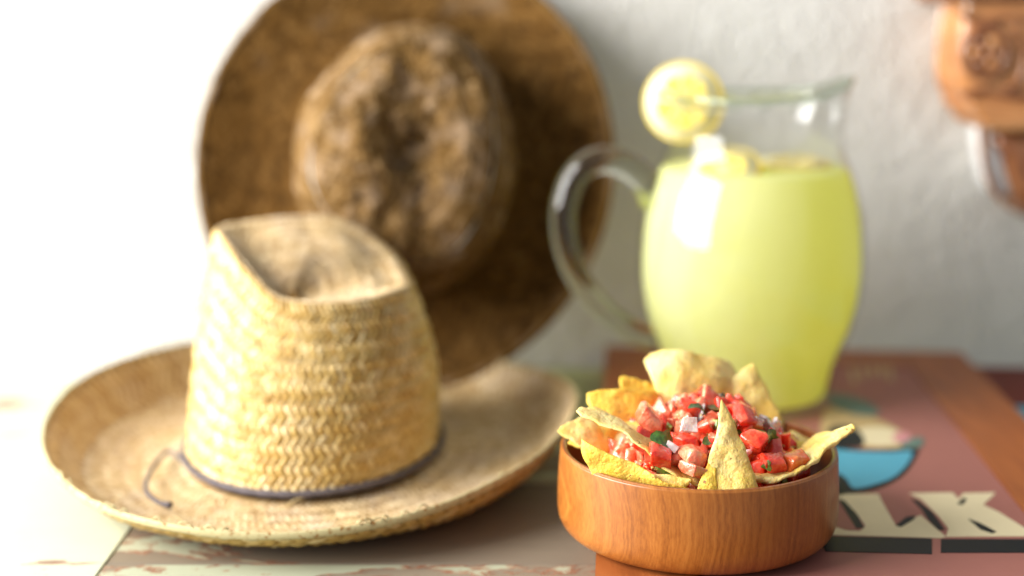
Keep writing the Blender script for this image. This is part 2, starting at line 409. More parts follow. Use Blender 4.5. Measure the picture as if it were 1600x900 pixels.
for k, (u0, v0) in enumerate(((1326, 586), (1342, 578), (1357, 574), (1370, 574), (1384, 582))):
    paint('script_stroke', [(u0, v0 - 12), (u0 + 6, v0 - 13), (u0 + 10, v0), (u0 + 12, v0 + 12), (u0 + 6, v0 + 13), (u0 + 3, v0)], 'tan', 1, 3)

# second sign at the right
sg2 = thing('painted_sign', 'dark red bordered board with a blue field at the right edge', 'sign', (.46, .95, 0.0))
e2 = Vector((math.sin(R(7)), math.cos(R(7)), 0)); x2 = Vector((e2.y, -e2.x, 0)); o2 = Vector((.379, 1.13, 0))
def b2(a, b): return tuple((o2 + x2 * a - e2 * b).xy)
def slab2(nm, a0, a1, c0, c1, z0, z1, m):
    v, f = prism([b2(a0, c1), b2(a1, c1), b2(a1, c0), b2(a0, c0)], z0, z1); mesh(nm, v, f, M[m], sg2, smooth=False)
slab2('border', 0.0, .30, 0, .114, .0005, .014, 'red'); slab2('border', 0.0, .006, .115, .46, .0005, .014, 'red'); slab2('border', .29, .30, .115, .46, .0005, .014, 'red')
slab2('field', .0065, .2895, .115, .46, .0005, .0133, 'blue')

# ------------------------------------------------------------------ straw strips
def strips(S, rows, cols, a0=0., a1=2 * math.pi, t0=0., t1=1., lift=.0009, seed=1, wid=.9, slant=.9, sign=1, up=Vector((0, 0, 1)), skip=None):
    """herringbone of raised straw strips on the surface S(a, t)"""
    rnd = random.Random(seed); V = []; F = []; T = []
    NA, NW = 5, 3
    for i in range(rows):
        da = (a1 - a0) / cols; dt = (t1 - t0) / rows
        sl = slant * (1 if i % 2 else -1)
        for j in range(cols):
            ca = a0 + (j + .5 + (.25 if i % 2 else 0)) * da; ct = t0 + (i + .5) * dt
            if skip and skip(ca, ct): continue
            tone = min(1, max(0, rnd.gauss(.54, .22))); hl = lift * rnd.uniform(.75, 1.35); jit = rnd.gauss(0, .10); lw = rnd.uniform(.78, 1.08); lo_ = rnd.uniform(-.06, .06)
            base = len(V)
            pc = S(ca, ct); e = 1e-3
            n = (S(ca + e, ct) - pc).cross(S(ca, min(ct + e, .9999)) - pc if ct + e < 1 else pc - S(ca, ct - e))
            n.normalize(); n *= sign
            for q in range(NA):
                s = q / (NA - 1) * 2 - 1
                w_ = wid * lw * (1 - .45 * abs(s) ** 3)
                for r_ in range(NW):
                    x = (r_ / (NW - 1) * 2 - 1)
                    aa = ca + da * (sl * s * .5 + x * .5 * w_ + jit * s)
                    tt = min(1., max(0., ct + dt * (s * .64 + lo_)))
                    p = S(aa, tt)
                    h = hl * (1 - .7 * s * s) * (1 - .85 * x * x) - .0002
                    V.append(p + n * h); T.append(tone)
            for q in range(NA - 1):
                for r_ in range(NW - 1):
                    k = base + q * NW + r_
                    F.append((k, k + 1, k + NW + 1, k + NW) if sign > 0 else (k, k + NW, k + NW + 1, k + 1))
    return V, F, T
def shell(S, na, nt_, t0=0., t1=1., off=0.0, closed_centre=False):
    V = []; F = []
    for i in range(nt_ + 1):
        for k in range(na):
            V.append(S(2 * math.pi * k / na, t0 + (t1 - t0) * i / nt_))
    for i in range(nt_):
        for k in range(na):
            k2 = (k + 1) % na
            F.append((i * na + k, i * na + k2, (i + 1) * na + k2, (i + 1) * na + k))
    return V, F
def interp_ring(pts):
    """closed ring of (angle_deg, Vector) -> function of angle"""
    pts = sorted(pts, key=lambda p: p[0]); m = len(pts)
    def fn(a):
        d = math.degrees(a) % 360
        for i in range(m):
            d0 = pts[i][0]; d1 = pts[(i + 1) % m][0] + (360 if i == m - 1 else 0)
            dd = d + (360 if (i == m - 1 and d < d0) else 0)
            if d0 <= dd <= d1 + 1e-9:
                t = (dd - d0) / (d1 - d0)
                p0, p1, p2, p3 = pts[(i - 1) % m][1], pts[i][1], pts[(i + 1) % m][1], pts[(i + 2) % m][1]
                return .5 * ((2 * p1) + (p2 - p0) * t + (2 * p0 - 5 * p1 + 4 * p2 - p3) * t * t + (3 * p1 - p0 - 3 * p2 + p3) * t ** 3)
        return pts[0][1]
    return fn

# ------------------------------------------------------------------ straw hat lying on the table
hat = thing('straw_hat', 'golden woven straw hat lying brim down on the table', 'hat', (-.13, .925, .004))
HB = Vector((-.132, .918, .016))
def hbase(a): return HB + Vector((0.0815 * math.cos(a), .108 * math.sin(a), 0))
rim_px = [(0, 642, 442, .920), (42, 606, 388, .965), (78, 535, 344, .990), (112, 455, 340, .987), (150, 372, 349, .968), (166, 338, 358, .945),
          (190, 352, 378, .918), (212, 388, 422, .890), (238, 428, 464, .866), (268, 490, 476, .856), (300, 560, 473, .862), (334, 622, 458, .885)]
hrim = interp_ring([(d, aty(u, v, y)) for d, u, v, y in rim_px])
def hside(a, t):
    b, r = hbase(a), hrim(a)
    p = b.lerp(r, t); o = Vector((math.cos(a), math.sin(a), 0))
    p += o * (.006 * math.sin(math.pi * t) + .0018 * nz(p, 22, 3.0))
    return p
DB = aty(452, 446, .898); DB.z -= .016
def hdent(a, s):           # s = 1 at the crown edge, 0 at the dent's bottom
    r = hrim(a); p = DB.lerp(r, s)
    fr = .5 + .5 * math.cos(a - R(52))             # 1 towards the back right, where the top is full
    p.z = DB.z + (r.z - DB.z) * (s ** (1.0 - .45 * fr)) + .006 * fr * math.sin(math.pi * s) + .004 * math.sin(math.pi * s) * nz(p, 40, 9.0)
    p.z += .0018 * math.exp(-((s - .93) / .07) ** 2)
    return p
NA = 128
v1, f1 = shell(hside, NA, 26); v2, f2 = shell(hdent, NA, 20, 1.0, 0.02)
o_ = len(v1)
cap = tuple(o_ + 20 * NA + k for k in range(NA))
crown = mesh('crown', v1 + v2, f1 + [tuple(i + o_ for i in q) for q in f2] + [cap], M['strawshell'], hat, tone=[.5] * (len(v1) + len(v2)))
V, F, T = strips(hside, 19, 92, seed=4, lift=.0025, slant=.95)
wv_ = mesh('straw_weave', V, F, M['straw'], crown, tone=T); wv_['kind'] = 'stuff'
V, F, T = strips(lambda a, t: hdent(a, 1 - t * .93), 15, 84, seed=5, lift=.0012, slant=.9)
wv_ = mesh('straw_weave', V, F, M['strawbrim'], crown, tone=T); wv_['kind'] = 'stuff'
zout = interp_ring([(d, Vector((z, 0, 0))) for d, z in ((0, .047), (45, .034), (90, .036), (135, .048), (180, .043), (215, .032), (250, .0245), (285, .0245), (320, .036))])
HO = Vector((-.131, .925, 0))
def hbrim(a, t):
    b = hbase(a); o = HO + Vector((0.174 * math.cos(a), .195 * math.sin(a), 0))
    p = b.lerp(o, 1 - (1 - t) * (1 + .10 * t)); zo = zout(a).x
    p.z = .013 + (zo - .013) * (.32 * t ** 2.4 + .68 * max(0, (t - .76) / .24) ** 1.5) - .007 * math.sin(math.pi * t) * (1 - .4 * t) + .0014 * nz(p, 14, 5.) * t
    return p
def hbrim_lo(a, t):
    p = hbrim(a, t); p.z -= .0022; return p
vt, ft = shell(hbrim, 160, 24); vb, fb = shell(hbrim_lo, 160, 24)
n0 = len(vt); ff = ft + [tuple(reversed([i + n0 for i in q])) for q in fb]
for k in range(160):
    k2 = (k + 1) % 160; ff.append((24 * 160 + k, 24 * 160 + k2, n0 + 24 * 160 + k2, n0 + 24 * 160 + k))
brim = mesh('brim', vt + vb, [tuple(reversed(q)) for q in ff], M['strawshell'], hat, tone=[.5] * (2 * n0))
V, F, T = strips(hbrim, 14, 150, t0=.02, t1=.985, seed=8, lift=.0013, slant=1.0, sign=-1)
wv_ = mesh('straw_weave', V, F, M['strawbrim'], brim, tone=T); wv_['kind'] = 'stuff'
V, F, T = strips(hbrim_lo, 5, 120, t0=.66, t1=1., seed=9, lift=.0016, slant=1.0, sign=1)
wv_ = mesh('straw_weave', V, F, M['straw'], brim, tone=T); wv_['kind'] = 'stuff'
edge = []
for k in range(220):
    a = 2 * math.pi * k / 220; p = hbrim(a, 1.0) + Vector((math.cos(a) * .0006, math.sin(a) * .0006, -.0010)); edge.append(p)
er = [.0012 * (1 + .18 * nz(p, 60, 2.) + (.25 * (nz(p, 160, 8.) > .35))) for p in edge]
v, f = tube(edge, er, 10, True, flat=2.0, up=Vector((0, 0, 1)))
# tape: taller than thick
bind = mesh('edge_binding', v, f, M['binding'], brim)
bind.data.materials[0] = M['binding']
# frayed straws on the edge
rnd = random.Random(3)
for k in range(16):
    a = R(rnd.uniform(205, 345)); p = hbrim(a, 1.0) + Vector((0, 0, .0012))
    d = Vector((-math.sin(a), math.cos(a), 0)) * rnd.choice((-1, 1)); L = rnd.uniform(.004, .011)
    pts = [p + d * (L * q / 4) + Vector((math.cos(a), math.sin(a), 0)) * (.0015 * (q / 4) ** 2) + Vector((0, 0, .0022 * math.sin(q * .9) + rnd.uniform(-.0004, .0004))) for q in range(5)]
    v, f = tube(pts, [.0005, .0006, .0005, .0004, .0002], 6, up=Vector((0, 0, 1))); mesh('frayed_straw', v, f, M['binding'], bind)
rnd = random.Random(17)
for k in range(70):
    a = R(rnd.uniform(150, 380)); on = rnd.random() < .55; t = rnd.uniform(.05, .98)
    p = hside(a, t) if on else hbrim(a, t)
    o = Vector((math.cos(a), math.sin(a), .15)) if on else Vector((0, 0, 1)); d = Vector((-math.sin(a), math.cos(a), rnd.uniform(-.7, .7))).normalized() * rnd.choice((-1, 1)); L = rnd.uniform(.006, .015)
    pts = [p + o * (.0012 + .0028 * math.sin(q / 4 * 2.6)) + d * (L * q / 4) for q in range(5)]
    if not on: pts = [Vector((q.x, q.y, max(q.z, p.z + .001))) for q in pts]
    v, f = tube(pts, [.0003, .00035, .0003, .00025, .0001], 5, up=Vector((.2, .1, 1))); mesh('loose_straw', v, f, M['straw'], crown if on else brim, tone=[.95] * len(v))
# cord band
path = [hbase(2 * math.pi * k / 120) + Vector((math.cos(2 * math.pi * k / 120) * .0035, math.sin(2 * math.pi * k / 120) * .0035, .0025)) for k in range(120)]
v, f = tube(path, [.0022 + .0004 * math.sin(k * 2.2) for k in range(120)], 10, True, up=Vector((0, 0, 1)))
cordb = mesh('cord_band', v, f, M['cord'], hat)
tail = [hside(R(207), .0) + Vector((-.004, -.003, .003)), atz(262, 706, .017), atz(236, 735, .017), atz(228, 765, .018), atz(246, 784, .019), atz(266, 790, .019)]
tl = catmull(tail, 8); v, f = tube(tl, [.0013 + .0011 * max(0, (k - 34) / 6) for k in range(len(tl))], 10, up=Vector((0, 0, 1)))
mesh('cord_tail', v, f, M['cord'], hat)

# ------------------------------------------------------------------ brown hat leaning on the wall
hat2 = thing('brown_hat', 'large dark brown weathered hat propped upright against the wall', 'hat', (-.085, 1.065, .03))
lean = R(19)
MX = Matrix.Translation(Vector((-.085, 1.118, .181))) @ Matrix.Rotation(R(2), 4, 'Z') @ Matrix.Rotation(R(90) - lean, 4, 'X')
def W(p): return MX @ Vector(p)
def h2brim_l(a, t):
    b = Vector((.080 * math.cos(a), .104 * math.sin(a), 0)); o = Vector((.160 * math.cos(a), .176 * math.sin(a), 0))
    p = b.lerp(o, t); side = abs(math.cos(a))
    p.z = (.032 if math.cos(a) > 0 else .004) * side ** 1.5 * t ** 2.6 - .012 * (1 - side) * t ** 1.5 - .005 * math.sin(math.pi * t) + .005 * nz(p, 16, 4.) * t
    return p
def h2brim(a, t): return W(h2brim_l(a, t))
def h2lo(a, t): return W(h2brim_l(a, t) - Vector((0, 0, .003)))
def h2top(a):
    k = 1 + .05 * math.sin(2 * a + .6) - .05 * math.cos(3 * a)
    return Vector((.064 * k * math.cos(a) + .006, 0.083 * k * math.sin(a) - .011, .094 + .008 * math.sin(a) + .009 * nz(Vector((math.cos(a), math.sin(a), 0)), 2.2, 7.)))
def h2side_l(a, t):
    b = Vector((.080 * math.cos(a), .104 * math.sin(a), 0)); p = b.lerp(h2top(a), t)
    p += Vector((math.cos(a), math.sin(a), 0)) * (.010 * math.sin(math.pi * t ** 1.3) + .004 * nz(p, 26, 1.)); return p
def h2side(a, t): return W(h2side_l(a, t))
def h2dent_l(a, s):
    r = h2top(a); c = Vector((.006, -.013, .114)); p = c.lerp(r, s)
    p.z = c.z - (c.z - r.z) * s ** 2.2
    p.z -= .024 * math.exp(-((p.x - .012 + .12 * p.y) / .027) ** 2 - ((p.y + .014) / .050) ** 2)
    p.z += .007 * math.sin(math.pi * s ** .8) * nz(p, 34, 2.) + .0035 * nz(p, 90, 6.) * (1 - s ** 6)
    return p
def h2dent(a, s): return W(h2dent_l(a, s))
def tones(V, s, seed, k=.9): return [min(1, max(0, .45 + k * nz(p, s, seed) + .35 * nz(p, s * 3.3, seed + 2))) for p in V]
NB = 120
vt, ft = shell(h2brim, NB, 30); vb, fb = shell(h2lo, NB, 30); n0 = len(vt)
ff = ft + [tuple(reversed([i + n0 for i in q])) for q in fb]
for k in range(NB):
    k2 = (k + 1) % NB; ff.append((30 * NB + k, 30 * NB + k2, n0 + 30 * NB + k2, n0 + 30 * NB + k))
brim2 = mesh('brim', vt + vb, ff, M['dark'], hat2, tone=tones(vt + vb, 18, 1.))
V, F, T = strips(h2brim, 14, 130, t0=.02, t1=.985, seed=18, lift=.0015, slant=1.0, sign=-1)
o_ = mesh('straw_weave', V, F, M['dark'], brim2, tone=T); o_['kind'] = 'stuff'
path = [h2brim(2 * math.pi * k / 160, 1.) + MX.to_3x3() @ Vector((0, 0, -.0015)) for k in range(160)]
v, f = tube(path, .0032, 8, True); mesh('edge_binding', v, f, M['darkcrown'], brim2, tone=[.45] * len(v))
v1, f1 = shell(h2side, NB, 24); v2, f2 = shell(h2dent, NB, 26, 1.0, .01); o1 = len(v1)
crown2 = mesh('crown', v1 + v2, f1 + [tuple(i + o1 for i in q) for q in f2] + [tuple(o1 + 26 * NB + k for k in range(NB))], M['darkcrown'], hat2, tone=tones(v1 + v2, 30, 3.))
V, F, T = strips(h2side, 15, 96, t1=.97, seed=28, lift=.0015, slant=.9)
o_ = mesh('straw_weave', V, F, M['darkcrown'], crown2, tone=T); o_['kind'] = 'stuff'
V, F, T = strips(lambda a, t: h2dent(a, 1 - t * .95), 13, 76, seed=29, lift=.0015, slant=.9)
o_ = mesh('straw_weave', V, F, M['darkcrown'], crown2, tone=T); o_['kind'] = 'stuff'

# ------------------------------------------------------------------ glass pitcher
PX, PY, PZ = .1722, 1.010, BT + .0006
pit = thing('glass_pitcher', 'clear glass pitcher with curved handle standing on the sign behind the bowl', 'pitcher', (PX, PY, PZ))
def zpx(v): return aty(1168, v, PY).z
def rpx(px, v):
    return px / FPX * (PY * CP + (CAM_H - zpx(v)) * SP) * .994
prof_px = [(150, 139), (170, 136.5), (195, 135), (222, 136), (240, 140.5), (262, 152), (290, 162.5), (330, 171), (375, 175.3), (420, 176), (452, 173), (480, 167.5), (507, 159.5), (532, 149), (556, 139.5), (580, 133)]
outer = [(rpx(px, v), zpx(v) - PZ) for v, px in prof_px]
outer += [(.0606, .0125), (.0604, .007), (.0603, .003), (.0580, 0.0)]
for i in range(len(outer)):           # keep it monotonic towards the foot
    if i and outer[i][1] > outer[i - 1][1]: outer[i] = (outer[i][0], outer[i - 1][1] - .001)
inner = [(r - .0022, z) for r, z in outer[:-4]] + [(.0582, .0125), (.0570, .008), (.051, .0055), (.02, .005)]
inner[0] = (outer[0][0] - .0016, outer[0][1])
ztop = outer[0][1]
def spout(p, a, i, r, z):
    d = (a + math.pi) % (2 * math.pi) - math.pi - R(-8)
    d = (d + math.pi) % (2 * math.pi) - math.pi
    g = math.exp(-(d / .72) ** 2); h = max(0., (z - (ztop - .052)) / .052)
    if h > 0 and r > .03:
        p.x += math.cos(a) * .005 * g * h ** 1.6; p.y += math.sin(a) * .005 * g * h ** 1.6; p.z += .013 * g * h ** 2
    return p
# smooth the outer profile
def smooth_prof(pr, n=4):
    pts = [Vector((r, z, 0)) for r, z in pr]; return [(q.x, q.y) for q in catmull(pts, n)]
outs = smooth_prof(outer); ins = smooth_prof(inner)
v, f = lathe(outs, (PX, PY, PZ), 96, False, spout)
f = f[:-2]                                        # open at the mouth
nO = len(v); v2, f2 = lathe(ins, (PX, PY, PZ), 96, False, spout); f2 = f2[:-2]
F = [tuple(reversed(q)) for q in f] + [tuple(i + nO for i in q) for q in f2]
for k in range(96):
    k2 = (k + 1) % 96; F.append((k, k2, nO + k2, nO + k))
lo = (len(outs) - 1) * 96; li = nO + (len(ins) - 1) * 96
F.append(tuple(lo + k for k in reversed(range(96)))); F.append(tuple(li + k for k in range(96)))
mesh('glass_body', v, F, M['glass'], pit)
rimp = [spout(Vector((PX + (outs[0][0] - .0009) * math.cos(a), PY + (outs[0][0] - .0009) * math.sin(a), PZ + ztop)), a, 0, outs[0][0], ztop) for a in (2 * math.pi * k / 96 for k in range(96))]
v, f = tube(rimp, .0019, 8, True, up=Vector((0, 0, 1))); mesh('rim', v, f, M['rimglass'], pit)
hp = catmull([aty(u, v, PY) for u, v in ((1024, 318), (1010, 284), (975, 256), (930, 250), (897, 278), (881, 330), (886, 388), (908, 442), (944, 486), (986, 515), (1024, 530))], 7)
v, f = tube(hp, [.0105 - .0025 * (k / len(hp)) for k in range(len(hp))], 20, flat=1.15)
mesh('handle', v, f, M['solid'], pit)
# lemonade
lq = [(r - .0012, z) for r, z in ins if z <= zpx(262) - PZ and r > .051]
zl = zpx(262) - PZ
lq = [(.0, zl)] + [(lq[0][0] * .5, zl), (lq[0][0] - .0005, zl), (lq[0][0], zl - .0005)] + [q for q in lq if q[1] < zl - .001] + [(.03, .0066), (.0, .0066)]
lq = [(max(r, .0004), z) for r, z in lq]
v, f = lathe(lq, (PX, PY, PZ), 96)
lem = mesh('lemonade', v, [tuple(reversed(q)) for q in f], M['lemonade'], origin=(PX, PY, PZ + .017))
tag(lem, 'cloudy pale yellow lemonade filling the glass pitcher', 'drink')

def lemon_slice(label, c, rad, th, rot, cat='lemon slice', grp=None):
    t = thing('lemon_slice', label, cat, c)
    Q = Matrix.Translation(Vector(c)) @ rot
    def disc(r0, r1, h, n=48, mt='rind', nm='rind'):
        pr = [(r1 - .0006, -h), (r1, -h + .0006), (r1, h - .0006), (r1 - .0006, h), (r0, h), (r0, -h)]
        v, f = lathe(pr, (0, 0, 0), n, True); mesh(nm, [Q @ p for p in v], f, M[mt], t)
    disc(rad * .955, rad, th / 2, mt='rind', nm='rind')
    pr = [(.0005, -th / 2 + .0003), (rad * .953, -th / 2 + .0003), (rad * .953, th / 2 - .0003), (.0005, th / 2 - .0003)]
    v, f = lathe(pr, (0, 0, 0), 48); mesh('pith', [Q @ p for p in v], f, M['pith'], t)
    ns = 9
    for k in range(ns):
        jt = [.13 * math.sin(2.7 * q + rad * 900) for q in (k, (k + 1) % ns)]; a0 = 2 * math.pi * k / ns + .045 + jt[0]; a1 = 2 * math.pi * (k + 1) / ns - .045 + jt[1]
        am = (a0 + a1) / 2
        pts = [Vector((math.cos(am), math.sin(am), 0)) * rad * .10]
        pts += [Vector((math.cos(a0 + (a1 - a0) * q / 5), math.sin(a0 + (a1 - a0) * q / 5), 0)) * rad * (.60 if q in (0, 5) else .67 + .02 * math.sin(k * 3.1)) for q in range(6)]
        n_ = len(pts); vv = []; fc = []
        for hz, sh in ((-th / 2 - .0004, .93), (-th / 2, 1), (th / 2, 1), (th / 2 + .0004, .93)):
            cc = sum(pts, Vector()) / n_
            vv += [Q @ (cc + (p - cc) * sh + Vector((0, 0, hz))) for p in pts]
        fc.append(tuple(reversed(range(n_)))); fc.append(tuple(range(3 * n_, 4 * n_)))
        for L in range(3):
            for i in range(n_):
                j = (i + 1) % n_; fc.append((L * n_ + i, L * n_ + j, (L + 1) * n_ + j, (L + 1) * n_ + i))
        mesh('segment', vv, fc, M['pulp'], t, smooth=False)
    return t
face = Matrix.Rotation(R(90), 4, 'X')
lc = aty(1068, 160, PY - .012)
lemon_slice('round lemon slice perched on the pitcher rim', lc, .0285, .0050, Matrix.Rotation(R(-14), 4, 'Z') @ face @ Matrix.Rotation(R(20), 4, 'Z'))
lemon_slice('pale lemon slice floating in the lemonade', (PX - .026, PY - .030, zpx(262) + .0005), .026, .006, Matrix.Rotation(R(28), 4, 'X') @ Matrix.Rotation(R(-14), 4, 'Y'))
lemon_slice('lemon slice floating at the right side of the pitcher', (PX + .030, PY + .012, zpx(262) + .0012), .026, .005, Matrix.Rotation(R(4), 4, 'X'))

# ------------------------------------------------------------------ bowl
BX, BY, BZ = .1013, .7435, BT + .0006
bowl = thing('wooden_bowl', 'round teak wood bowl filled with tortilla chips and salsa', 'bowl', (BX, BY, BZ))
rimz = .0475
outp = [(.050, 0), (.061, .0002), (.0675, .0014), (.0722, .0042), (.0750, .0086), (.0761, .0140), (.0762, .0215), (.0760, .0300), (.0755, .0390), (.0749, .0470), (.0747, .0478)]
rimp_ = [(.0740, .0486), (.0727, .0487), (.0718, .0480)]
inp = [(.0716, .0465), (.0716, .036), (.0708, .024), (.0680, .0150), (.060, .0090), (.045, .0070), (.002, .0065)]
v, f = lathe(smooth_prof(outp + rimp_[:1], 3), (BX, BY, BZ), 128); f = f[:-1]
mesh('outer_wall', v, f, M['bowl'], bowl)
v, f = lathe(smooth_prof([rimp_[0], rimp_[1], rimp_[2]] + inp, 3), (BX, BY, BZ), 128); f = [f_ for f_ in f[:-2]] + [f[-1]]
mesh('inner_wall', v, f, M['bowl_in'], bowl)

# ------------------------------------------------------------------ tortilla chips
def chip(label, c, bulge, seed, m=0, th=.0014, n=22, wave=.0022, rough=.0011, name='tortilla_chip', curl=0.0, rc=.12):
    A, B, C = [aty(*p) for p in c]
    nrm = (B - A).cross(C - A).normalized()
    if nrm.y > 0: nrm = -nrm                       # towards the camera
    cen = (A + B + C) / 3; idx = {}; P = []; NRM = []
    size = ((A - B).length + (B - C).length + (A - C).length) / 3
    for i in range(n + 1):
        for j in range(n + 1 - i):
            l1, l2 = i / n, j / n; l3 = 1 - l1 - l2
            p = A * l1 + B * l2 + C * l3
            mx = max(l1, l2, l3)
            p = p.lerp(cen, rc * max(0, (mx - .72) / .28) ** 2)           # rounded corners
            q = (l1 * l2 + l2 * l3 + l3 * l1)
            p += nrm * (bulge * q * 3 + curl * (l1 - .33) ** 2)
            p += nrm * (wave * 1.6 * nz(p, 42, seed) + .0021 * nz(p, 90, seed) + .0008 * nz(p, 210, seed + 3))
            if min(l1, l2, l3) < 1e-6:                                        # ragged edge
                p += (p - cen).normalized() * rough * (1.0 * nz(p, 260, seed) + .8 * nz(p, 90, seed + 1))
            idx[(i, j)] = len(P); P.append(p)
    F = []
    for i in range(n):
        for j in range(n - i):
            F.append((idx[(i, j)], idx[(i + 1, j)], idx[(i, j + 1)]))
            if j < n - i - 1: F.append((idx[(i + 1, j)], idx[(i + 1, j + 1)], idx[(i, j + 1)]))
    acc = [Vector() for _ in P]
    for q in F:
        g = (P[q[1]] - P[q[0]]).cross(P[q[2]] - P[q[0]])
        for k in q: acc[k] += g
    acc = [a.normalized() for a in acc]
    K = len(P)
    V = [p + a * (th / 2) for p, a in zip(P, acc)] + [p - a * (th / 2) for p, a in zip(P, acc)]
    FF = F + [tuple(reversed([k + K for k in q])) for q in F]
    ring = [idx[(i, 0)] for i in range(n + 1)] + [idx[(n - k, k)] for k in range(1, n + 1)] + [idx[(0, n - k)] for k in range(1, n)]
    mid0 = len(V)
    for k in ring: V.append(P[k] + (P[k] - cen).normalized() * th * .45)
    Lr = len(ring)
    for k in range(Lr):
        k2 = (k + 1) % Lr
        FF.append((ring[k2], ring[k], mid0 + k, mid0 + k2)); FF.append((mid0 + k2, mid0 + k, ring[k] + K, ring[k2] + K))
    o = mesh(name, V, FF, chipmats[m], origin=cen)
    tag(o, label, 'tortilla chip', 'tortilla chips in the bowl'); return o
chip('small chip poking out over the left edge of the bowl', ((866, 672, .738), (946, 640, .772), (944, 730, .734)), .004, 1, 0)
chip('long chip lying flat along the left front rim', ((880, 648, .706), (1010, 664, .756), (1108, 768, .683)), .004, 2, 0, curl=.010, wave=.003)
chip('golden chip leaning under the long flat chip', ((902, 676, .702), (1104, 774, .683), (962, 790, .704)), .006, 3, 1)
chip('small broken chip corner behind the left front rim', ((914, 700, .710), (1000, 752, .694), (950, 776, .704)), .002, 4, 0)
chip('pale broken chip piece low at the front rim', ((985, 738, .692), (1086, 748, .687), (1040, 786, .686)), .001, 14, 0)
chip('upright golden chip standing behind the left side', ((912, 612, .766), (1050, 616, .784), (946, 720, .748)), .006, 5, 1)
chip('half hidden chip tip between golden and large pale chips', ((964, 586, .792), (1052, 612, .796), (988, 672, .780)), .004, 6, 1)
chip('large pale curled chip at the back of the bowl', ((994, 548, .800), (1166, 572, .806), (1048, 690, .778)), .014, 7, 0, rc=.24)
chip('pale pointed chip at the back right against the pitcher', ((1176, 564, .800), (1232, 680, .788), (1094, 640, .796)), .004, 8, 0)
chip('tall pointed chip standing upright at the front centre', ((1127, 620, .700), (1092, 790, .6815), (1190, 786, .6845)), .006, 9, 0, wave=.003, rc=.05)
chip('narrow golden chip tucked beside the tall front chip', ((1116, 700, .692), (1082, 786, .680), (1118, 786, .679)), .003, 10, 1)
def ribbon_chip(label, path, width, back, th, seed, m):
    """chip seen along its edge: a wavy front edge with the sheet running back and down into the bowl"""
    P = catmull([aty(*p) for p in path], 6); n = len(P); k = 8; V = []; F = []
    for side in (1, -1):
        for i, p in enumerate(P):
            wdt = catmull([Vector((w_, 0, 0)) for w_ in width], 6)[i].x
            for j in range(k):
                t = j / (k - 1)
                q = p + Vector(back) * (t * wdt) + Vector((0, 0, .0025 * nz(p + Vector((0, t * .03, 0)), 110, seed) + .0012 * nz(p, 300, seed)))
                edge = th * (.55 if j in (0, k - 1) or i in (0, n - 1) else 1.0) * (1 + .5 * nz(p, 150, seed + 2))
                V.append(q + Vector((0, 0, side * edge / 2)))
    K = n * k
    for i in range(n - 1):
        for j in range(k - 1):
            a = i * k + j; F.append((a, a + 1, a + k + 1, a + k)); F.append((K + a, K + a + k, K + a + k + 1, K + a + 1))
    ring = [i * k for i in range(n)] + [(n - 1) * k + j for j in range(1, k)] + [i * k + k - 1 for i in range(n - 2, -1, -1)] + [j for j in range(k - 2, 0, -1)]
    for a, b in zip(ring, ring[1:] + ring[:1]): F.append((a, b, K + b, K + a))
    o = mesh('tortilla_chip', V, F, chipmats[m], origin=P[n // 2]); tag(o, label, 'tortilla chip', 'tortilla chips in the bowl')
ribbon_chip('rippled chip reaching over the right edge of the bowl', ((1168, 748, .690), (1210, 749, .687), (1248, 739, .692), (1276, 718, .700), (1296, 697, .708), (1318, 682, .714), (1337, 668, .718)),
            (.006, .020, .030, .034, .030, .022, .006), (-.12, 1.0, -.20), .0034, 11, 0)
chip('shaded chip leaning inside the right of the bowl', ((1186, 650, .768), (1282, 722, .752), (1214, 734, .735)), .004, 12, 1)

chip('pale chip edge showing between the two left golden chips', ((936, 640, .772), (1020, 640, .785), (968, 712, .745)), .003, 21, 0)
chip('golden chip lying under the small left edge chip', ((884, 690, .748), (950, 668, .775), (955, 735, .742)), .003, 22, 1)
chip('thin chip lying low beside the right inner wall', ((1232, 668, .775), (1290, 706, .765), (1236, 730, .745)), .002, 23, 0)
chip('curved chip between the back chip and the pointed one', ((1118, 588, .806), (1180, 610, .800), (1124, 668, .785)), .006, 24, 1)
